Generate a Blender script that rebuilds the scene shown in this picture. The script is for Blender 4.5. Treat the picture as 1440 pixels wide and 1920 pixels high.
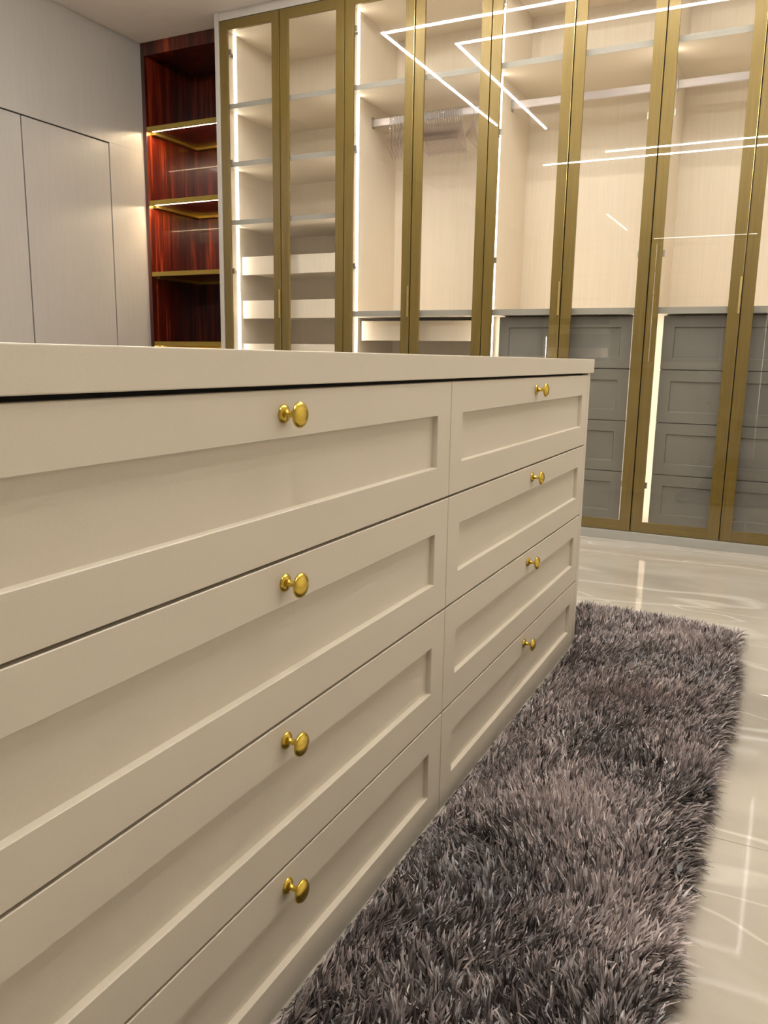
import bpy, bmesh, math, random
import numpy as np
from mathutils import Matrix, Vector

for o in list(bpy.data.objects): bpy.data.objects.remove(o)
scene = bpy.context.scene
COL = scene.collection
random.seed(7); rng = np.random.default_rng(11)

# ------------------------------------------------------------------ camera
def make_camera():
    F = 1512.14; yaw, pitch, roll = math.radians(26.4219), math.radians(10.7784), math.radians(0.9110)
    f = Vector((-math.sin(yaw)*math.cos(pitch), math.cos(yaw)*math.cos(pitch), -math.sin(pitch)))
    r0 = f.cross(Vector((0,0,1))).normalized(); u0 = r0.cross(f)
    R = math.cos(roll)*r0 + math.sin(roll)*u0; U = -math.sin(roll)*r0 + math.cos(roll)*u0
    cd = bpy.data.cameras.new('camera'); cd.sensor_fit = 'VERTICAL'; cd.sensor_height = 36; cd.sensor_width = 27
    cd.lens = F/1920*36; cd.clip_start = 0.02
    c = bpy.data.objects.new('camera', cd); COL.objects.link(c)
    m = Matrix.Identity(4)
    for i in range(3): m[i][0], m[i][1], m[i][2] = R[i], U[i], -f[i]
    m[0][3], m[1][3], m[2][3] = 0, 0, 0.94
    c.matrix_world = m
    scene.camera = c
make_camera()

# ------------------------------------------------------------------ light levels
CEIL_LED = 150.0       # lines over the middle of the room
NEAR_LED = 78.0        # U-shaped lines next to the wardrobes
WARD_LED = 7.8        # wardrobe LED strips
BOOK_LED = 200.0        # bookcase LED strips
COL_CEIL = (1.0, 0.97, 0.91)
COL_WARD = (1.0, 0.91, 0.76)
w = bpy.data.worlds.new('world'); scene.world = w; w.use_nodes = True
w.node_tree.nodes['Background'].inputs[0].default_value = (0.02, 0.02, 0.02, 1)
scene.view_settings.view_transform = 'Standard'; scene.view_settings.look = 'None'
scene.view_settings.gamma = 1; scene.view_settings.use_curve_mapping = False
scene.view_settings.exposure = 0.93

# ------------------------------------------------------------------ materials
def newmat(name):
    m = bpy.data.materials.new(name); m.use_nodes = True
    nt = m.node_tree; b = nt.nodes['Principled BSDF']
    return m, nt, b
def N(nt, t, **kw):
    n = nt.nodes.new(t)
    for k, v in kw.items():
        if k in n.inputs: n.inputs[k].default_value = v
        else: setattr(n, k, v)
    return n
def coords(nt, scale, world=True):
    g = nt.nodes.new('ShaderNodeNewGeometry') if world else nt.nodes.new('ShaderNodeTexCoord')
    mp = nt.nodes.new('ShaderNodeMapping'); mp.inputs['Scale'].default_value = scale
    nt.links.new(g.outputs['Position' if world else 'Object'], mp.inputs['Vector'])
    return mp.outputs['Vector']
def noise(nt, vec, scale=5, detail=4, rough=0.55, dist=0):
    n = nt.nodes.new('ShaderNodeTexNoise'); n.inputs['Scale'].default_value = scale
    n.inputs['Detail'].default_value = detail; n.inputs['Roughness'].default_value = rough
    n.inputs['Distortion'].default_value = dist
    nt.links.new(vec, n.inputs['Vector']); return n.outputs['Fac']
def ramp(nt, fac, stops):
    r = nt.nodes.new('ShaderNodeValToRGB')
    while len(r.color_ramp.elements) < len(stops): r.color_ramp.elements.new(0.5)
    for e, (p, c) in zip(r.color_ramp.elements, stops):
        e.position = p; e.color = (*c, 1) if len(c) == 3 else c
    nt.links.new(fac, r.inputs['Fac']); return r.outputs['Color']
def bump(nt, fac, b, strength=0.1, dist=0.002):
    n = nt.nodes.new('ShaderNodeBump'); n.inputs['Strength'].default_value = strength; n.inputs['Distance'].default_value = dist
    nt.links.new(fac, n.inputs['Height']); nt.links.new(n.outputs['Normal'], b.inputs['Normal'])
def grain_mat(name, dark, light, rough, scale=(60, 60, 1.2), metallic=0, bs=0.0, coat=0, nscale=3):
    m, nt, b = newmat(name)
    f = noise(nt, coords(nt, scale), nscale, 5, 0.6)
    nt.links.new(ramp(nt, f, [(0.3, dark), (0.7, light)]), b.inputs['Base Color'])
    b.inputs['Roughness'].default_value = rough; b.inputs['Metallic'].default_value = metallic
    b.inputs['Coat Weight'].default_value = coat; b.inputs['Coat Roughness'].default_value = 0.06
    if bs: bump(nt, f, b, bs, 0.001)
    return m
M = {}
M['island'] = grain_mat('island_lacquer', (0.585, 0.52, 0.415), (0.612, 0.545, 0.44), 0.42, (1, 1, 1), bs=0.02, nscale=420)
M['cream'] = grain_mat('cream_laminate', (0.71, 0.63, 0.515), (0.77, 0.69, 0.57), 0.5, (50, 50, 1.0))
M['surround'] = grain_mat('greige_panel', (0.385, 0.35, 0.30), (0.42, 0.385, 0.335), 0.45, (40, 40, 1.0))
M['edge'] = grain_mat('matte_grey', (0.285, 0.272, 0.235), (0.315, 0.30, 0.26), 0.6, (1, 40, 40))
M['grey'] = grain_mat('grey_lacquer', (0.165, 0.157, 0.135), (0.185, 0.176, 0.152), 0.4, (2, 2, 2))
M['brass'] = grain_mat('brushed_brass', (0.140, 0.093, 0.0145), (0.222, 0.149, 0.026), 0.36, (140, 140, 1.2), 0.25, 0.15)
M['brass_knob'] = grain_mat('satin_brass', (0.62, 0.44, 0.075), (0.68, 0.49, 0.09), 0.27, (1, 1, 1), 1.0, 0.03, nscale=300)
M['brass_shelf'] = grain_mat('brass_shelf', (0.33, 0.24, 0.055), (0.42, 0.31, 0.075), 0.35, (1, 60, 60), 0.85)
M['metal'] = grain_mat('satin_aluminium', (0.60, 0.56, 0.57), (0.66, 0.62, 0.63), 0.35, (1, 60, 60), 0.35)
M['steel'] = grain_mat('hinge_steel', (0.40, 0.38, 0.34), (0.48, 0.46, 0.42), 0.3, (20, 20, 20), 0.9)
M['dark'] = grain_mat('dark_core', (0.012, 0.010, 0.009), (0.018, 0.015, 0.013), 0.8, (10, 10, 10))
M['ceiling'] = grain_mat('ceiling_paint', (0.60, 0.555, 0.52), (0.64, 0.59, 0.55), 0.75, (3, 3, 3), bs=0.02)
M['paint'] = grain_mat('wall_paint', (0.74, 0.70, 0.64), (0.78, 0.74, 0.68), 0.6, (3, 3, 3))

def mat_wallpanel():
    m, nt, b = newmat('satin_wall_panel')
    f = noise(nt, coords(nt, (1, 90, 1.5)), 3, 4)
    nt.links.new(ramp(nt, f, [(0.3, (0.285, 0.258, 0.232)), (0.7, (0.315, 0.288, 0.26))]), b.inputs['Base Color'])
    b.inputs['Roughness'].default_value = 0.34
    b.inputs['Specular IOR Level'].default_value = 0.55
    wv = noise(nt, coords(nt, (1, 4.2, 0.22)), 1.3, 2, 0.4)
    bump(nt, wv, b, 0.3, 0.02)
    return m
M['wallpanel'] = mat_wallpanel()

def mat_mahogany():
    m, nt, b = newmat('mahogany')
    v = coords(nt, (16, 16, 0.7))
    f = noise(nt, v, 2.2, 6, 0.65, 0.6)
    f2 = noise(nt, coords(nt, (5, 5, 0.15)), 2.0, 2)
    c1 = ramp(nt, f, [(0.30, (0.013, 0.0010, 0.0006)), (0.52, (0.075, 0.006, 0.0022)), (0.70, (0.30, 0.046, 0.010))])
    c2 = ramp(nt, f2, [(0.35, (0.35, 0.35, 0.35)), (0.62, (1.15, 1.1, 1.1))])
    mx = nt.nodes.new('ShaderNodeMix'); mx.data_type = 'RGBA'; mx.blend_type = 'MULTIPLY'; mx.inputs[0].default_value = 1
    nt.links.new(c1, mx.inputs[6]); nt.links.new(c2, mx.inputs[7]); nt.links.new(mx.outputs[2], b.inputs['Base Color'])
    b.inputs['Roughness'].default_value = 0.3; b.inputs['Coat Weight'].default_value = 0.7; b.inputs['Coat Roughness'].default_value = 0.03
    return m
M['mahogany'] = mat_mahogany()

def mat_marble():
    m, nt, b = newmat('polished_marble')
    vec = coords(nt, (1, 1, 1))
    base = noise(nt, coords(nt, (0.8, 1.5, 1)), 1.6, 6, 0.6, 0.8)
    col = ramp(nt, base, [(0.28, (0.315, 0.276, 0.225)), (0.5, (0.385, 0.342, 0.284)), (0.72, (0.455, 0.413, 0.353))])
    def vein(sc, w_, rot, dist):
        g = nt.nodes.new('ShaderNodeNewGeometry'); mp = nt.nodes.new('ShaderNodeMapping')
        mp.inputs['Rotation'].default_value = (0, 0, rot); mp.inputs['Scale'].default_value = (0.55, 1.7, 1)
        nt.links.new(g.outputs['Position'], mp.inputs['Vector'])
        f = noise(nt, mp.outputs['Vector'], sc, 3, 0.4, dist)
        s = N(nt, 'ShaderNodeMath', operation='SUBTRACT'); s.inputs[1].default_value = 0.5; nt.links.new(f, s.inputs[0])
        a = N(nt, 'ShaderNodeMath', operation='ABSOLUTE'); nt.links.new(s.outputs[0], a.inputs[0])
        mr = nt.nodes.new('ShaderNodeMapRange'); mr.inputs[1].default_value = 0; mr.inputs[2].default_value = w_
        mr.inputs[3].default_value = 1; mr.inputs[4].default_value = 0; nt.links.new(a.outputs[0], mr.inputs[0])
        return mr.outputs[0]
    prev = col
    for sc, w_, rot, dist, c, k in ((0.9, 0.012, 0.35, 0.25, (0.66, 0.62, 0.54), 0.55), (1.3, 0.005, -0.6, 0.15, (0.68, 0.65, 0.58), 0.55), (0.8, 0.10, 0.9, 0.5, (0.52, 0.475, 0.40), 0.4)):
        v = vein(sc, w_, rot, dist)
        mu = N(nt, 'ShaderNodeMath', operation='MULTIPLY'); mu.inputs[1].default_value = k; nt.links.new(v, mu.inputs[0])
        mx = nt.nodes.new('ShaderNodeMix'); mx.data_type = 'RGBA'; mx.inputs[7].default_value = (*c, 1)
        nt.links.new(mu.outputs[0], mx.inputs[0]); nt.links.new(prev, mx.inputs[6]); prev = mx.outputs[2]
    nt.links.new(prev, b.inputs['Base Color'])
    b.inputs['Roughness'].default_value = 0.04; b.inputs['Specular IOR Level'].default_value = 0.85
    return m
M['marble'] = mat_marble()
M['grout'] = grain_mat('pale_grout', (0.66, 0.62, 0.54), (0.70, 0.66, 0.58), 0.5, (30, 30, 30))

def mat_glass(name, tint, base_fac, grazing=0.9, rough=0.0):
    m = bpy.data.materials.new(name); m.use_nodes = True; nt = m.node_tree; nt.nodes.clear()
    out = nt.nodes.new('ShaderNodeOutputMaterial'); mix = nt.nodes.new('ShaderNodeMixShader')
    tr = nt.nodes.new('ShaderNodeBsdfTransparent'); tr.inputs[0].default_value = (*tint, 1)
    gl = nt.nodes.new('ShaderNodeBsdfGlossy'); gl.inputs['Roughness'].default_value = rough
    lw = nt.nodes.new('ShaderNodeLayerWeight'); lw.inputs['Blend'].default_value = 0.5
    p = N(nt, 'ShaderNodeMath', operation='POWER'); p.inputs[1].default_value = 5; nt.links.new(lw.outputs['Facing'], p.inputs[0])
    mr = nt.nodes.new('ShaderNodeMapRange'); mr.inputs[3].default_value = base_fac; mr.inputs[4].default_value = grazing
    nt.links.new(p.outputs[0], mr.inputs[0]); nt.links.new(mr.outputs[0], mix.inputs[0])
    nt.links.new(tr.outputs[0], mix.inputs[1]); nt.links.new(gl.outputs[0], mix.inputs[2]); nt.links.new(mix.outputs[0], out.inputs[0])
    return m
M['glass'] = mat_glass('door_glass', (0.97, 0.965, 0.955), 0.045)
M['acrylic'] = mat_glass('clear_acrylic', (0.955, 0.93, 0.96), 0.14, 0.8, 0.06)
M['acrylic_hook'] = mat_glass('acrylic_hook', (0.93, 0.92, 0.93), 0.40, 0.9, 0.08)

def mat_emit(name, col, s):
    m = bpy.data.materials.new(name); m.use_nodes = True; nt = m.node_tree; nt.nodes.clear()
    out = nt.nodes.new('ShaderNodeOutputMaterial'); e = nt.nodes.new('ShaderNodeEmission')
    e.inputs[0].default_value = (*col, 1); e.inputs[1].default_value = s
    nt.links.new(e.outputs[0], out.inputs[0]); return m
M['led_ceil'] = mat_emit('ceiling_led', COL_CEIL, CEIL_LED)
M['led_near'] = mat_emit('u_line_led', COL_CEIL, NEAR_LED)
M['led_far'] = mat_emit('far_cabinet_led', COL_WARD, 4.0)
M['led_bright'] = mat_emit('bright_cabinet_led', COL_WARD, 40.0)
M['led_dim'] = mat_emit('dimmed_led', (1.0, 0.92, 0.8), 9.0)
M['led_ward'] = mat_emit('wardrobe_led', COL_WARD, WARD_LED)
M['led_book'] = mat_emit('bookcase_led', (1.0, 0.78, 0.5), BOOK_LED)

def mat_pile():
    m, nt, b = newmat('shag_pile')
    a = nt.nodes.new('ShaderNodeAttribute'); a.attribute_name = 'fibre'
    nt.links.new(a.outputs['Color'], b.inputs['Base Color'])
    b.inputs['Roughness'].default_value = 0.34; b.inputs['Sheen Weight'].default_value = 0.15
    b.inputs['Sheen Roughness'].default_value = 0.4
    b.inputs['Specular IOR Level'].default_value = 0.6
    return m
M['pile'] = mat_pile()
M['rug_back'] = grain_mat('rug_backing', (0.035, 0.028, 0.028), (0.05, 0.04, 0.04), 0.9, (30, 30, 30))

# ------------------------------------------------------------------ helpers
ORIG = {}
def thing(name, label, cat, loc=(0, 0, 0), group=None):
    o = bpy.data.objects.new(name, None); COL.objects.link(o); o.location = loc; o.empty_display_size = 0.1
    tag(o, label, cat, group); ORIG[o.name] = Vector(loc); return o
def tag(o, label=None, cat=None, group=None, kind=None):
    if label: o['label'] = label
    if cat: o['category'] = cat
    if group: o['group'] = group
    if kind: o['kind'] = kind
    return o
def link(name, me, mat, parent=None, loc=None):
    if mat is not None and not me.materials: me.materials.append(mat)
    o = bpy.data.objects.new(name, me); COL.objects.link(o)
    if parent is not None: o.parent = parent; ORIG[o.name] = ORIG.get(parent.name, Vector((0, 0, 0)))
    if loc is not None: o.location = loc
    return o
def mesh_from(name, verts, faces, smooth=False):
    me = bpy.data.meshes.new(name); me.from_pydata([tuple(v) for v in verts], [], faces); me.update()
    if smooth:
        for p in me.polygons: p.use_smooth = True
    return me
def bx_bm(bm, x0, x1, y0, y1, z0, z1):
    vs = [bm.verts.new((x, y, z)) for x in (x0, x1) for y in (y0, y1) for z in (z0, z1)]
    for q in ((0, 1, 3, 2), (4, 6, 7, 5), (0, 4, 5, 1), (2, 3, 7, 6), (0, 2, 6, 4), (1, 5, 7, 3)):
        bm.faces.new([vs[i] for i in q])
def box(name, x0, x1, y0, y1, z0, z1, mat, parent=None, bev=0.0, origin=None):
    """box in world coordinates, mesh stored relative to its thing"""
    org = origin if origin is not None else (ORIG.get(parent.name, Vector((0, 0, 0))) if parent else Vector((0, 0, 0)))
    bm = bmesh.new(); bx_bm(bm, x0-org[0], x1-org[0], y0-org[1], y1-org[1], z0-org[2], z1-org[2])
    if bev: bmesh.ops.bevel(bm, geom=bm.edges[:], offset=bev, segments=2, profile=0.6, affect='EDGES')
    me = bpy.data.meshes.new(name); bm.to_mesh(me); bm.free()
    return link(name, me, mat, parent)
def boxes(name, lst, mat, parent=None):
    org = ORIG.get(parent.name, Vector((0, 0, 0))) if parent else Vector((0, 0, 0))
    bm = bmesh.new()
    for b in lst: bx_bm(bm, b[0]-org[0], b[1]-org[0], b[2]-org[1], b[3]-org[1], b[4]-org[2], b[5]-org[2])
    me = bpy.data.meshes.new(name); bm.to_mesh(me); bm.free()
    return link(name, me, mat, parent)
def struct(o): o['kind'] = 'structure'; return o

# ------------------------------------------------------------------ room shell
XL, XR, YB, YF, ZC = -4.16, 2.0, 5.12, -6.5, 3.003
struct(box('ceiling', XL-0.1, XR+0.1, YF-0.1, YB+0.1, ZC, ZC+0.1, M['ceiling']))
struct(box('wall_back', XL-0.1, XR+0.1, YB, YB+0.1, 0, ZC, M['paint']))
struct(box('wall_front', XL-0.1, XR+0.1, YF-0.1, YF, 0, ZC, M['paint']))
struct(box('wall_right', XR, XR+0.1, YF, YB, 0, ZC, M['paint']))
wl = struct(box('wall_left', XL-0.14, XL-0.03, YF, YB, 0, ZC, M['dark']))
# satin lacquered wall panelling in front of the dark substrate: shadow gaps 9 mm wide
DZ = 2.300; G = 0.0045
Y1, Y2 = 3.546, 4.232
box('panel', XL-0.03, XL, YF, YB, DZ+G, ZC, M['wallpanel'], wl, 0.001)
box('panel', XL-0.03, XL, Y2+G, YB, 0, DZ+G, M['wallpanel'], wl, 0.001)
box('panel', XL-0.03, XL, YF, Y1-0.70-G, 0, DZ+G, M['wallpanel'], wl, 0.001)
struct(box('door_1', XL-0.028, XL, Y1+G, Y2-G, 0.004, DZ-G, M['wallpanel'], None, 0.0012))
struct(box('door_2', XL-0.028, XL, Y1-0.70+G, Y1-G, 0.004, DZ-G, M['wallpanel'], None, 0.0012))

# floor: slab of pale grout with polished marble tiles laid on it
fl = struct(box('floor', XL, XR, YF, YB, -0.06, -0.002, M['grout']))
TX, TY, J = 1.664, 0.832, 0.0012
tile_cache = {}
xs = [-0.93+TX*k for k in range(-3, 3)]; ys = [3.291+TY*k for k in range(-12, 4)]
for i in range(len(xs)-1):
    for j in range(len(ys)-1):
        x0, x1 = max(xs[i], XL), min(xs[i+1], XR); y0, y1 = max(ys[j], YF), min(ys[j+1], YB)
        if x1-x0 < 0.02 or y1-y0 < 0.02: continue
        key = (round(x1-x0, 3), round(y1-y0, 3))
        if key not in tile_cache:
            bm = bmesh.new(); bx_bm(bm, J, x1-x0-J, J, y1-y0-J, -0.010, 0.0)
            bmesh.ops.bevel(bm, geom=[e for e in bm.edges if all(v.co.z > -0.001 for v in e.verts)], offset=0.0006, segments=1, affect='EDGES')
            me = bpy.data.meshes.new('tile'); bm.to_mesh(me); bm.free(); me.materials.append(M['marble']); tile_cache[key] = me
        link('tile', tile_cache[key], None, fl, (x0, y0, 0))

# ------------------------------------------------------------------ ceiling LED line lights
def line_light(label, segs, z=ZC, mat='led_ceil'):
    W = 0.008
    x, y = segs[0][0], segs[0][1]
    t = thing('line_light', label, 'ceiling light', (x, y, z), 'LED line lights on the ceiling')
    for (xa, ya, xb, yb) in segs:
        x0, x1 = min(xa, xb)-W, max(xa, xb)+W; y0, y1 = min(ya, yb)-W, max(ya, yb)+W
        box('diffuser', x0, x1, y0, y1, z-0.009, z-0.002, M[mat], t)
        box('housing', x0-0.004, x1+0.004, y0-0.004, y1+0.004, z-0.002, z, M['metal'], t)
    return t
line_light('outer U-shaped white LED ceiling line, reflected as the larger arrow in the glass doors',
           [(-2.58, 3.69, 0.42, 3.69), (-2.58, 3.66, -2.58, 1.43), (0.42, 3.66, 0.42, 1.43)], mat='led_near')
line_light('inner U-shaped white LED ceiling line, reflected as the smaller arrow in the glass doors',
           [(-2.21, 3.33, 0.05, 3.33), (-2.21, 3.30, -2.21, 1.16), (0.05, 3.30, 0.05, 1.16)], mat='led_near')
line_light('long straight LED ceiling line, lower of the two thin parallel reflections in the glass', [(-2.60, -0.195, 0.42, -0.195)])
line_light('shorter straight LED ceiling line, upper of the two thin parallel reflections in the glass', [(-1.88, 0.12, 0.05, 0.12)])
line_light('far LED ceiling line running away behind, faint slanting reflection in the glass', [(-2.58, -3.40, -2.58, -4.95)], mat='led_dim')
line_light('farthest LED ceiling line at the other end of the room, faint level reflection in glass', [(-2.32, -6.0, -0.75, -6.0)], mat='led_dim')

# ------------------------------------------------------------------ shaker drawer fronts
def shaker_front(W, H, fr=0.062, dep=0.0105, thick=0.02, ch=0.001, sw=0.0006):
    """front in local coords: u (width) x v (height), facing +n; returns (verts uvn, faces)"""
    def loop(i, n): return [(i, i, n), (W-i, i, n), (W-i, H-i, n), (i, H-i, n)]
    loops = [loop(0, -thick), loop(0, -ch), loop(ch, 0), loop(fr-ch, 0), loop(fr, -ch), loop(fr+sw, -dep)]
    vs = [v for l in loops for v in l]; fs = []
    for k in range(len(loops)-1):
        for i in range(4):
            a, b = 4*k+i, 4*k+(i+1) % 4; fs.append((a, b, b+4, a+4))
    return vs, fs
def front_meshes(W, H, axis, **kw):
    vs, fs = shaker_front(W, H, **kw)
    if axis == 'X': tr = lambda p: (p[2], p[0], p[1])           # faces +X, width along Y
    else: tr = lambda p: (p[0], -p[2], p[1])                    # faces -Y, width along X
    me = mesh_from('drawer', [tr(v) for v in vs], fs)
    fr = kw.get('fr', 0.062); d = kw.get('dep', 0.0105); th = kw.get('thick', 0.02)
    bm = bmesh.new()
    pts = [tr((u, v, n)) for u in (fr-0.004, W-fr+0.004) for v in (fr-0.004, H-fr+0.004) for n in (-th+0.001, -d)]
    X = [p[0] for p in pts]; Yv = [p[1] for p in pts]; Z = [p[2] for p in pts]
    bx_bm(bm, min(X), max(X), min(Yv), max(Yv), min(Z), max(Z))
    pm = bpy.data.meshes.new('panel'); bm.to_mesh(pm); bm.free()
    return me, pm

# knob: rosette, neck and mushroom head turned as one piece, axis +X
prof = [(0, 0.0), (0, 0.0125), (0.0014, 0.0125), (0.0024, 0.0112), (0.0034, 0.0108), (0.0046, 0.0085), (0.006, 0.0055), (0.0075, 0.0042),
        (0.0180, 0.0040), (0.0205, 0.0052), (0.0216, 0.0092), (0.0222, 0.0150), (0.0232, 0.0166), (0.0246, 0.0172), (0.0262, 0.0167),
        (0.0285, 0.0148), (0.0305, 0.0114), (0.0318, 0.0070), (0.0324, 0.003), (0.0325, 0.0)]
def lathe_x(name, prof, n=28):
    vs, fs = [], []
    for x, r in prof:
        for k in range(n):
            a = 2*math.pi*k/n; vs.append((x, r*math.cos(a), r*math.sin(a)))
    for i in range(len(prof)-1):
        for k in range(n):
            a, b = i*n+k, i*n+(k+1) % n; fs.append((a, a+n, b+n, b))
    me = mesh_from(name, vs, fs)
    bm = bmesh.new(); bm.from_mesh(me); bmesh.ops.remove_doubles(bm, verts=bm.verts, dist=1e-6); bmesh.ops.recalc_face_normals(bm, faces=bm.faces); bm.to_mesh(me); bm.free()
    for p in me.polygons: p.use_smooth = True
    return me
knob_me = lathe_x('knob', prof); knob_me.materials.append(M['brass_knob'])

# ------------------------------------------------------------------ island
IX = -0.581                                    # face of the drawer fronts
isl = thing('drawer_island', 'greige lacquered island chest with eight drawers and round brass knobs beside the shag rug', 'chest of drawers', (-1.15, 1.45, 0))
box('body', -1.68, IX-0.021, 0.262, 2.612, 0.004, 0.9035, M['dark'], isl)
box('end_panel', -1.70, IX-0.0005, 2.611, 2.645, 0.0, 0.9035, M['island'], isl, 0.0012)
box('end_panel', -1.70, IX-0.0005, 0.236, 0.270, 0.0, 0.9035, M['island'], isl, 0.0012)
box('back_panel', -1.70, -1.682, 0.270, 2.611, 0.0, 0.9035, M['island'], isl, 0.0012)
box('countertop', -1.73, IX+0.004, 0.205, 2.672, 0.9045, 0.948, M['island'], isl, 0.0015)
zt = [0.8985, 0.6755, 0.4475, 0.2235, 0.0]; g = 0.0022
cols = [(0.2745, 1.4530), (1.4530, 2.6085)]
for ci, (ya, yb) in enumerate(cols):
    for r in range(4):
        z0 = zt[r+1]+(g if r < 3 else 0.0); z1 = zt[r]-(g if r else 0.0)
        y0, y1 = ya+(0.0015 if ci else 0.0015), yb-0.0015
        me, pm = front_meshes(y1-y0, z1-z0, 'X')
        loc = Vector((IX, y0, z0))-ORIG[isl.name]
        d = link('drawer', me, M['island'], isl, loc)
        p = link('panel', pm, M['island'], d)
        ky = (0.875 if ci == 0 else 2.030)
        k = link('knob', knob_me, None, d, (0.0, ky-y0, [0.868, 0.643, 0.416, 0.190][r]-z0)); k['label'] = 'round satin brass knob'

# ------------------------------------------------------------------ wardrobe
DW = 0.443; WX0 = -3.361; WY = 4.375          # door module and front plane
YBK = 5.03                                     # face of the back panels
LED_Y = (4.497, 4.521)
SH = 4.42                                      # shelf front plane
cap = {}
def drawer_grey(root, x0, x1, z0, z1, y=4.47):
    key = (round(x1-x0, 4), round(z1-z0, 4))
    if key not in cap: cap[key] = front_meshes(x1-x0, z1-z0, 'Y', fr=0.057, dep=0.008, sw=0.003)
    me, pm = cap[key]
    d = link('drawer', me, M['grey'], root, Vector((x0, y, z0))-ORIG[root.name])
    link('panel', pm, M['grey'], d)
    return d
def tray(root, x0, x1, z0, z1, y=4.54):
    t = box('drawer', x0, x1, y, y+0.018, z0, z1, M['cream'], root, 0.0015)
    boxes('tray_box', [(x0+0.02, x0+0.034, y+0.018, YBK-0.06, z0+0.01, z1-0.02), (x1-0.034, x1-0.02, y+0.018, YBK-0.06, z0+0.01, z1-0.02),
                       (x0+0.034, x1-0.034, y+0.018, YBK-0.06, z0+0.01, z0+0.02), (x0+0.034, x1-0.034, YBK-0.075, YBK-0.06, z0+0.02, z1-0.02)], M['cream'], t)
    return t
def glass_door(root, x0, x1, hinge_left, handle):
    z0, z1, s = 0.050, 2.950, 0.055; y0, y1 = WY+0.0045, WY+0.022; e = 0.0028
    x0 += e; x1 -= e
    d = thing('door', None, None, (x0, y0, z0)); d.parent = root; d.location = Vector((x0, y0, z0))-ORIG[root.name]
    for a, b in ((x0, x0+s), (x1-s, x1)): box('stile', a, b, y0, y1, z0, z1, M['brass'], d, 0.0012)
    box('rail', x0+s, x1-s, y0, y1, z0, z0+s, M['brass_h'], d, 0.0012)
    box('rail', x0+s, x1-s, y0, y1, z1-s, z1, M['brass_h'], d, 0.0012)
    box('pane', x0+0.0012, x1-0.0012, WY, WY+0.004, z0+0.0012, z1-0.0012, M['glass'], d)
    for a, b in ((x0-e, x0+0.012), (x1-0.012, x1+e)): box('gap_shade', a+0.0002, b-0.0002, y1, y1+0.0035, z0+0.001, z1-0.001, M['dark'], d)  # added dark strips, standing in for the shade in the door gaps
    hx = x0+0.004 if hinge_left else x1-0.004
    for hz in (0.30, 1.48, 2.14, 2.78):
        sgn = 1 if hinge_left else -1
        a, b = sorted((hx+sgn*0.020, hx+sgn*0.060))
        boxes('hinge', [(a, b, y1+0.0036, y1+0.014, hz-0.016, hz+0.016), (*sorted((hx+sgn*0.020, hx+sgn*0.030)), y1+0.014, y1+0.075, hz-0.010, hz+0.010)], M['steel'], d)
    # edge bead facing the neighbouring door and the slim pull on it
    xe = x1 if hinge_left else x0
    if hinge_left:
        box('bead', xe-0.001, xe+0.0005, WY-0.0015, y0+0.001, z0+0.002, z1-0.002, M['brass_edge'], d)
        if handle: box('handle', xe-0.011, xe+0.0005, WY-0.010, WY-0.0005, 1.180, 1.355, M['brass_edge'], d, 0.0015)
    return d
M['brass_h'] = grain_mat('brushed_brass_rail', (0.140, 0.093, 0.0145), (0.222, 0.149, 0.026), 0.36, (1.2, 140, 140), 0.25, 0.15)
M['brass_edge'] = grain_mat('polished_brass_edge', (0.66, 0.50, 0.19), (0.72, 0.55, 0.22), 0.25, (40, 40, 2), 0.9)

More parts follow.
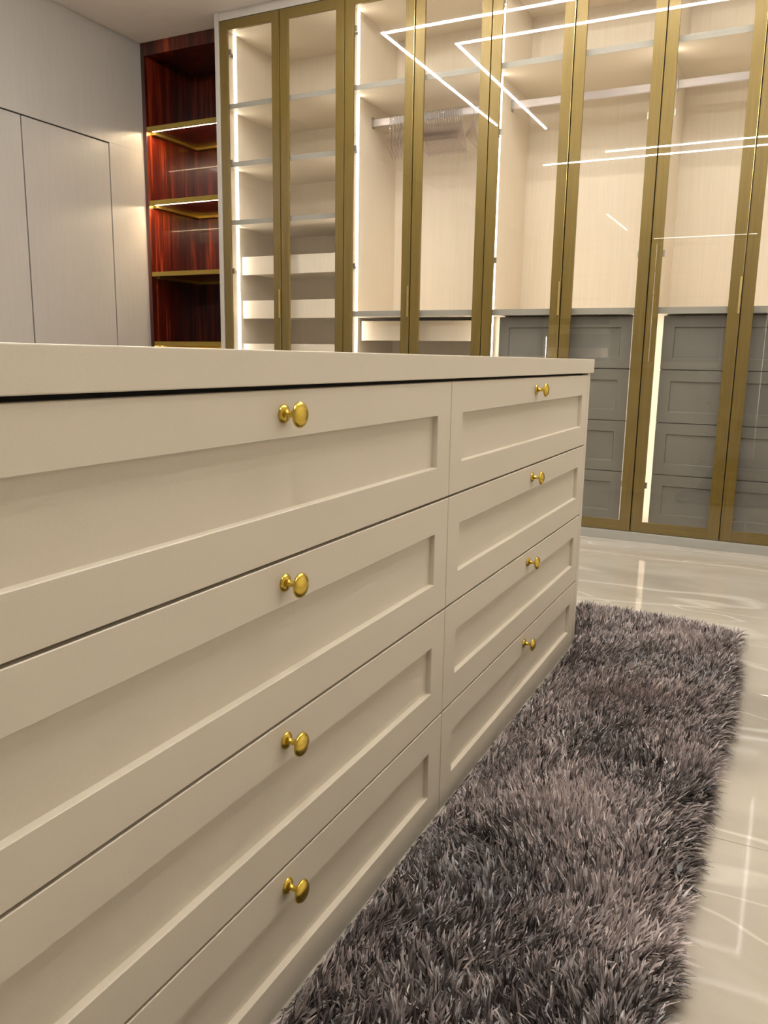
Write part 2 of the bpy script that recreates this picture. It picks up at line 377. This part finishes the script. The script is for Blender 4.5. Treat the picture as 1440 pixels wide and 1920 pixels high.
def wardrobe(i, label):
    x0 = WX0+2*DW*i; x1 = x0+2*DW; xa, xb = x0+0.020, x1-0.020
    t = thing('wardrobe', label, 'wardrobe', ((x0+x1)/2, 4.72, 0), 'glass door wardrobes along the back wall')
    y0 = WY+0.026
    box('side_panel', x0+0.0005, xa, y0, YBK, 0.05, 2.95, M['cream'], t)
    box('side_panel', xb, x1-0.0005, y0, YBK, 0.05, 2.95, M['cream'], t)
    box('back_panel', x0+0.0005, x1-0.0005, YBK, YBK+0.015, 0.05, 2.95, M['cream'], t)
    box('top_panel', xa, xb, y0, YBK, 2.917, 2.95, M['cream'], t)
    box('bottom_panel', xa, xb, y0, YBK, 0.050, 0.080, M['cream'], t)
    box('plinth', x0, x1, WY-0.008, YBK, 0.0, 0.0475, M['edge'], t, 0.001)
    box('fascia', x0, x1, WY+0.002, WY+0.022, 2.9535, ZC-0.001, M['surround'], t)
    for a, b in ((xa, xa+0.003), (xb-0.003, xb)):
        s = box('light_strip', a, b, LED_Y[0], LED_Y[1], 0.085, 2.912, M['led_ward'], t)
    def shelf(z0, z1): 
        o = box('shelf', xa, xb, SH, YBK, z0, z1, M['cream'], t)
        box('shaded_edge', xa, xb, SH-0.0015, SH, z0, z1, M['edge'], o)  # separate grey front puts the shade of the unlit shelf edge into colour
    if i == 0:
        for z in (2.459, 2.117, 1.766): shelf(z, z+0.029)
        for z in (1.468, 1.188, 0.908, 0.628, 0.348): tray(t, xa+0.008, xb-0.008, z, z+0.115)
        box('end_panel', x0-0.030, x0-0.001, WY-0.002, YBK+0.015, 0.0, ZC-0.001, M['surround'], t, 0.001)
    else:
        shelf(2.459, 2.488); shelf(1.187, 1.219)
        r = box('clothes_rod', xa+0.004, xb-0.004, 4.693, 4.707, 2.333, 2.375, M['metal'], t, 0.004)
        for a in (xa, xb-0.006): box('rod_bracket', a, a+0.006, 4.683, 4.717, 2.322, 2.386, M['steel'], t, 0.002)
    if i == 1:
        for z in (1.048, 0.770, 0.492, 0.214): tray(t, xa+0.020, xb-0.020, z, z+0.118, 4.545)
    if i >= 2:
        zz = [1.180, 0.905, 0.630, 0.355, 0.082]
        for k in range(4): drawer_grey(t, xa+0.058, xb-0.058, zz[k+1]+0.002, zz[k]-0.002)
        box('carcass', xa+0.060, xb-0.060, 4.491, YBK-0.01, 0.082, 1.180, M['dark'], t)
        for a, b in ((xa, xa+0.060), (xb-0.060, xb)): box('filler', a, b, 4.56, 4.578, 0.080, 1.187, M['cream'], t)
    glass_door(t, x0, x0+DW, True, True); glass_door(t, x0+DW, x1, False, False)
    return t
wardrobe(0, 'brass framed glass wardrobe with shelves over cream trays, next to the red bookcase')
wardrobe(1, 'brass framed glass wardrobe with clear hangers on its rod, second from the bookcase')
wardrobe(2, 'brass framed glass wardrobe with empty rod and grey drawers, third from the bookcase')
wardrobe(3, 'brass framed glass wardrobe with grey drawers, cut by the right edge of the photo')
wardrobe(4, 'brass framed glass wardrobe standing furthest right, beyond the edge of the photo')

# ------------------------------------------------------------------ bookcase
BX0, BX1, BY = XL+0.001, WX0-0.032, 4.556
BBK = 5.085
bk = thing('bookcase', 'tall mahogany bookcase with brass shelves and lit shelf edges in the corner', 'bookcase', ((BX0+BX1)/2, 4.8, 0))
box('side_panel', BX0, BX0+0.030, BY, BBK, 0.0, ZC-0.001, M['mahogany'], bk, 0.001)
box('side_panel', BX1-0.030, BX1, BY, BBK, 0.0, ZC-0.001, M['mahogany'], bk, 0.001)
box('back_panel', BX0, BX1, BBK, BBK+0.02, 0.0, ZC-0.001, M['mahogany'], bk)
box('fascia', BX0+0.030, BX1-0.030, BY+0.001, BY+0.022, 2.920, ZC-0.001, M['mahogany'], bk, 0.001)
box('top_panel', BX0+0.030, BX1-0.030, BY+0.022, BBK, 2.94, 2.96, M['mahogany'], bk)
box('plinth', BX0+0.030, BX1-0.030, BY+0.001, BY+0.022, 0.0, 0.08, M['mahogany'], bk)
for n_, z in enumerate((2.443, 1.963, 1.485, 1.005, 0.525, 0.08)):
    a, b = BX0+0.0305, BX1-0.0305
    s = box('shelf', a, b, BY+0.022, BBK-0.001, z+0.004, z+0.024, M['mahogany'], bk)
    box('front_edge', a, b, BY+0.002, BY+0.022, z, z+0.030, M['brass_shelf'], s, 0.001)
    if z > 0.2:
        boxes('ledge', [(a, a+0.034, BY+0.045, BBK-0.035, z-0.014, z+0.004), (a, b, BBK-0.035, BBK-0.001, z-0.014, z+0.004)], M['brass_shelf'], s)
        if n_ in (0, 1, 3): box('light_strip', a+0.028, b-0.004, BY+0.024, BY+0.033, z+0.0015, z+0.004, M['led_book'], s)

# ------------------------------------------------------------------ open lit cabinets at the other end of the room (seen reflected in the glass)
def open_cabinet(x0, x1, label, trays, led='led_far'):
    y0, y1 = YF+0.005, YF+0.60
    t = thing('open_cabinet', label, 'cabinet', ((x0+x1)/2, (y0+y1)/2, 0), 'open lit cabinets at the far end of the room')
    box('side_panel', x0, x0+0.03, y0, y1, 0.0, 2.95, M['cream'], t); box('side_panel', x1-0.03, x1, y0, y1, 0.0, 2.95, M['cream'], t)
    box('back_panel', x0+0.03, x1-0.03, y0, y0+0.015, 0.05, 2.92, M['cream'], t)
    box('top_panel', x0+0.03, x1-0.03, y0, y1, 2.92, 2.95, M['cream'], t); box('plinth', x0+0.03, x1-0.03, y0, y1, 0.0, 0.05, M['surround'], t)
    for z in (2.46, 2.05): box('shelf', x0+0.03, x1-0.03, y0+0.015, y1-0.04, z, z+0.03, M['cream'], t)
    for a in (x0+0.03, x1-0.034): box('light_strip', a, a+0.004, y1-0.12, y1-0.10, 0.06, 1.38 if led == 'led_bright' else 2.91, M[led], t)
    for z in trays: box('drawer', x0+0.05, x1-0.05, y1-0.20, y1-0.18, z, z+0.16, M['cream'], t, 0.002)
    box('drawer_chest', x0+0.03, x1-0.03, y0+0.015, y1-0.24, 0.05, 1.70, M['grey'], t)
open_cabinet(-4.12, -2.92, 'cream open cabinet with two lit trays, leftmost of three at the far end', (1.43, 1.02), 'led_bright')
open_cabinet(-2.30, -1.10, 'cream open cabinet with grey chest, middle of three at the far end', ())
open_cabinet(-0.50, 0.70, 'cream open cabinet with grey chest, rightmost of three at the far end', ())

# ------------------------------------------------------------------ clear hangers
def tube(path, r, n=6):
    vs, fs = [], []
    P = [Vector(p) for p in path]
    for i, p in enumerate(P):
        t = (P[min(i+1, len(P)-1)]-P[max(i-1, 0)]).normalized()
        u = Vector((1, 0, 0)); u = (u-u.dot(t)*t).normalized(); v = t.cross(u)
        rr = r[i] if isinstance(r, (list, tuple)) else r
        for k in range(n):
            a = 2*math.pi*k/n; vs.append(p+rr*(math.cos(a)*u+math.sin(a)*v))
    for i in range(len(P)-1):
        for k in range(n):
            a, b = i*n+k, i*n+(k+1) % n; fs.append((a, b, b+n, a+n))
    fs.append(tuple(range(n-1, -1, -1))); fs.append(tuple(range(len(vs)-n, len(vs))))
    return vs, fs
def hanger_meshes():
    # local origin on top of the rod; hanger lies in the YZ plane
    hook = []
    for k in range(0, 11):
        a = math.radians(-40+k*22)
        hook.append((0, 0.0165*math.cos(a), -0.0125+0.0165*math.sin(a)))
    hook += [(0, -0.012, -0.040), (0, 0.0, -0.058), (0, 0.0, -0.085)]
    h = mesh_from('hook', *tube(hook, 0.0030), True)
    vs, fs = [], []
    def outline(w):
        top = [(-0.175, -0.195), (-0.155, -0.180), (-0.12, -0.152), (-0.05, -0.115), (-0.015, -0.085), (0.015, -0.085), (0.05, -0.115), (0.12, -0.152), (0.155, -0.180), (0.175, -0.195)]
        bot = [(-0.172, -0.208), (-0.150, -0.198), (-0.12, -0.176), (-0.05, -0.145), (-0.015, -0.128), (0.015, -0.128), (0.05, -0.145), (0.12, -0.176), (0.150, -0.198), (0.172, -0.208)]
        return top, bot
    top, bot = outline(0)
    W = 0.0035
    for x in (-W, W):
        for (y, z) in top+bot: vs.append((x, y, z))
    n = len(top)
    for i in range(n-1):
        fs += [(i, n+i, n+i+1, i+1), (2*n+i, 2*n+i+1, 3*n+i+1, 3*n+i), (i, i+1, 2*n+i+1, 2*n+i), (n+i, 3*n+i, 3*n+i+1, n+i+1)]
    fs += [(0, 2*n, 3*n, n), (n-1, 2*n-1, 4*n-1, 3*n-1)]
    b = mesh_from('arms', vs, fs)
    bv, bf = tube([(0, -0.150, -0.200), (0, 0.0, -0.203), (0, 0.150, -0.200)], 0.003)
    bar = mesh_from('bar', bv, bf)
    h.materials.append(M['acrylic_hook'])
    for m in (b, bar): m.materials.append(M['acrylic'])
    return h, b, bar
hm, am, bm_ = hanger_meshes()
def hanger(x, label, rz):
    t = thing('hanger', label, 'hanger', (x, 4.70, 2.3785), 'clear hangers on the rod')
    t.rotation_euler = (0, 0, rz)
    link('hook', hm, None, t); link('arms', am, None, t); link('bar', bm_, None, t)
xx = -2.335
for k in range(9): hanger(xx+k*0.022, 'clear acrylic hanger in the loose group at the left end of the rod', 0.36)
for k in range(18): hanger(-2.115+k*0.0145, 'clear acrylic hanger in the tightly packed row right of the door stiles', 0.20)
hanger(-1.795, 'clear acrylic hanger at the right end of the row, a little apart from the rest', 0.13)

# ------------------------------------------------------------------ shag rug
def rug():
    RY0, RY1 = 0.25, 2.94
    t = thing('shag_rug', 'dark mauve-grey long pile shag rug on the marble floor beside the island', 'rug', (-0.31, 1.6, 0.0))
    def left(y):  return np.where(y > 2.60, -0.572-0.30*np.clip(y-2.62, 0, 0.2), -0.570)
    def right(y): return -0.082+0.012*np.sin(y*3.1+0.5)-0.010*(y-1.6)/1.4
    def far(x):   return 2.93-0.10*(x+0.10)
    # backing
    n = 24; yy = np.linspace(RY0, RY1-0.02, n); vs = []; fs = []
    org = np.array([-0.31, 1.6, 0.0])
    for y in yy:
        for z in (0.001, 0.009):
            vs.append(np.array([float(left(np.array(y))), y, z])-org); vs.append(np.array([float(right(np.array(y))), y, z])-org)
    for i in range(n-1):
        a = 4*i; b = a+4
        fs += [(a, a+1, b+1, b), (a+2, b+2, b+3, a+3), (a, b, b+2, a+2), (a+1, a+3, b+3, b+1)]
    fs += [(0, 2, 3, 1), (4*n-4, 4*n-3, 4*n-1, 4*n-2)]
    link('backing', mesh_from('backing', vs, fs), M['rug_back'], t)
    # tufts of long flat yarn
    NT, PER = 15000, 7
    y = RY0+(RY1-RY0+0.05)*rng.random(NT)**0.85
    y = np.minimum(y, 2.985)
    u = rng.random(NT); x = left(y)+(right(y)-left(y))*u
    ok = y < far(x); x, y, u = x[ok], y[ok], u[ok]; NT = len(x)
    def sm(px, py, seed, sc):
        r = np.random.default_rng(seed); v = 0
        for k in range(7):
            a = r.random()*6.283; q = sc*(0.6+r.random()*1.3); v = v+np.sin((px*np.cos(a)+py*np.sin(a))*q+r.random()*6.283)
        return v/2.6
    lay = 0.9*sm(x, y, 3, 7.0)+0.6*sm(x, y, 5, 19)+1.25       # lay direction of the pile
    lean = 0.66+0.22*sm(x, y, 8, 9.0)
    # patches brushed upright or flat; their light and shade also go into tone
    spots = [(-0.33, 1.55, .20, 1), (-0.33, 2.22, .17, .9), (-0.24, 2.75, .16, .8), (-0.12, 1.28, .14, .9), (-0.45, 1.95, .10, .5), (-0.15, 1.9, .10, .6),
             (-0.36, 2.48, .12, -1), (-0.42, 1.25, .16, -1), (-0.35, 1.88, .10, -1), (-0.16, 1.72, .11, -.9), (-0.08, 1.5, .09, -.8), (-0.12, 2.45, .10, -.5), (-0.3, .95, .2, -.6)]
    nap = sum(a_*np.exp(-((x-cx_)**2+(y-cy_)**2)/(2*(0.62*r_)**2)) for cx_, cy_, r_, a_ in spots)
    lean = lean-0.38*nap
    dl = x-left(y); dr = right(y)-x; df = far(x)-y
    ex = 1.8*np.exp(-dr/0.035)+np.where(y < 2.66, 1.6, -1.2)*np.exp(-dl/0.02); ey = 1.6*np.exp(-df/0.035)
    dx = np.cos(lay)+ex*1.3; dy = np.sin(lay)+ey*1.3
    L_ = np.hypot(dx, dy); dx /= L_; dy /= L_
    edge = np.clip(np.exp(-dr/0.03)+np.exp(-df/0.03), 0, 1)
    lean = np.clip(lean+0.5*edge, 0.2, 1.35); low = np.where(y < 2.68, np.clip((dl+0.003)/0.032, 0.12, 1), 1.0)
    tone = 0.24+0.36*nap+0.06*sm(x, y, 22, 17)+rng.normal(0, 0.19, len(x))  # nap term paints the lay's light and shade into the fibre colour
    rep = lambda a: np.repeat(a, PER)
    x, y, dx, dy, lean, tone, low = map(rep, (x, y, dx, dy, lean, tone, low)); K = len(x)
    x = x+rng.normal(0, 0.0028, K); y = y+rng.normal(0, 0.0028, K)
    a = np.arctan2(dy, dx)+np.repeat(rng.normal(0, 0.65, K//PER), PER)+rng.normal(0, 0.28, K); lean = np.clip(lean+np.repeat(rng.normal(0, 0.22, K//PER), PER)+rng.normal(0, 0.2, K), 0.1, 1.45)
    Ln = 0.050*(0.7+0.45*rng.random(K)); wd = 0.0021*(0.7+0.6*rng.random(K))
    ca, sa = np.cos(a), np.sin(a)
    # ribbon width direction, turned at random about the strand
    tw = rng.normal(0, 0.7, K); wx, wy = -np.sin(a+tw), np.cos(a+tw)
    prof_ = [(0.0, 0.0, 0.9), (0.33, 0.42, 1.15), (0.70, 0.80, 1.0), (1.0, 1.0, 0.25)]
    V = np.zeros((K, 8, 3))
    for k, (s, h, wf) in enumerate(prof_):
        # strands rise, then bend over along the lay
        ang = lean*(0.35+0.65*s)
        hor = Ln*s*np.sin(ang); ver = Ln*s*np.cos(ang)*low
        cx, cy, cz = x+ca*hor, y+sa*hor, 0.008+np.maximum(ver, 0.002)*0.92
        inside = (cy < 2.655)
        cx = np.where(inside, np.maximum(cx, -0.5765), np.maximum(cx, -0.70))
        cz = np.where(inside, np.minimum(cz, 0.004+1.25*(cx+0.578)), cz)
        for e, sg in ((0, -1), (1, 1)):
            vx = cx+sg*wx*wd*wf
            V[:, 2*k+e, 0] = np.where(inside, np.maximum(vx, -0.579), vx)-org[0]
            V[:, 2*k+e, 1] = cy+sg*wy*wd*wf-org[1]; V[:, 2*k+e, 2] = cz-org[2]
    base = (np.arange(K)*8)[:, None, None]
    Fq = np.array([[0, 1, 3, 2], [2, 3, 5, 4], [4, 5, 7, 6]])[None]+base
    me = bpy.data.meshes.new('pile'); me.vertices.add(K*8); me.vertices.foreach_set('co', V.reshape(-1).astype(np.float32))
    me.loops.add(K*12); me.loops.foreach_set('vertex_index', Fq.reshape(-1).astype(np.int32))
    me.polygons.add(K*3); me.polygons.foreach_set('loop_start', np.arange(0, K*12, 4, dtype=np.int32))
    me.polygons.foreach_set('use_smooth', np.ones(K*3, dtype=bool))
    me.update(calc_edges=True)
    # yarn of mixed dark and pale fibres, plus the nap's painted light and shade
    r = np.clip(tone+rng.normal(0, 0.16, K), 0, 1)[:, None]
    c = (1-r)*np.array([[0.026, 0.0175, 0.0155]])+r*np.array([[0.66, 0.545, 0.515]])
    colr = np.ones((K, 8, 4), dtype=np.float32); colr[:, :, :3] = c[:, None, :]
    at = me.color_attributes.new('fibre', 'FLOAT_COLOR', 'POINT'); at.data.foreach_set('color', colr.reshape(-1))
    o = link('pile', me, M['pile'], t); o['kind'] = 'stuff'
    return t
rug()
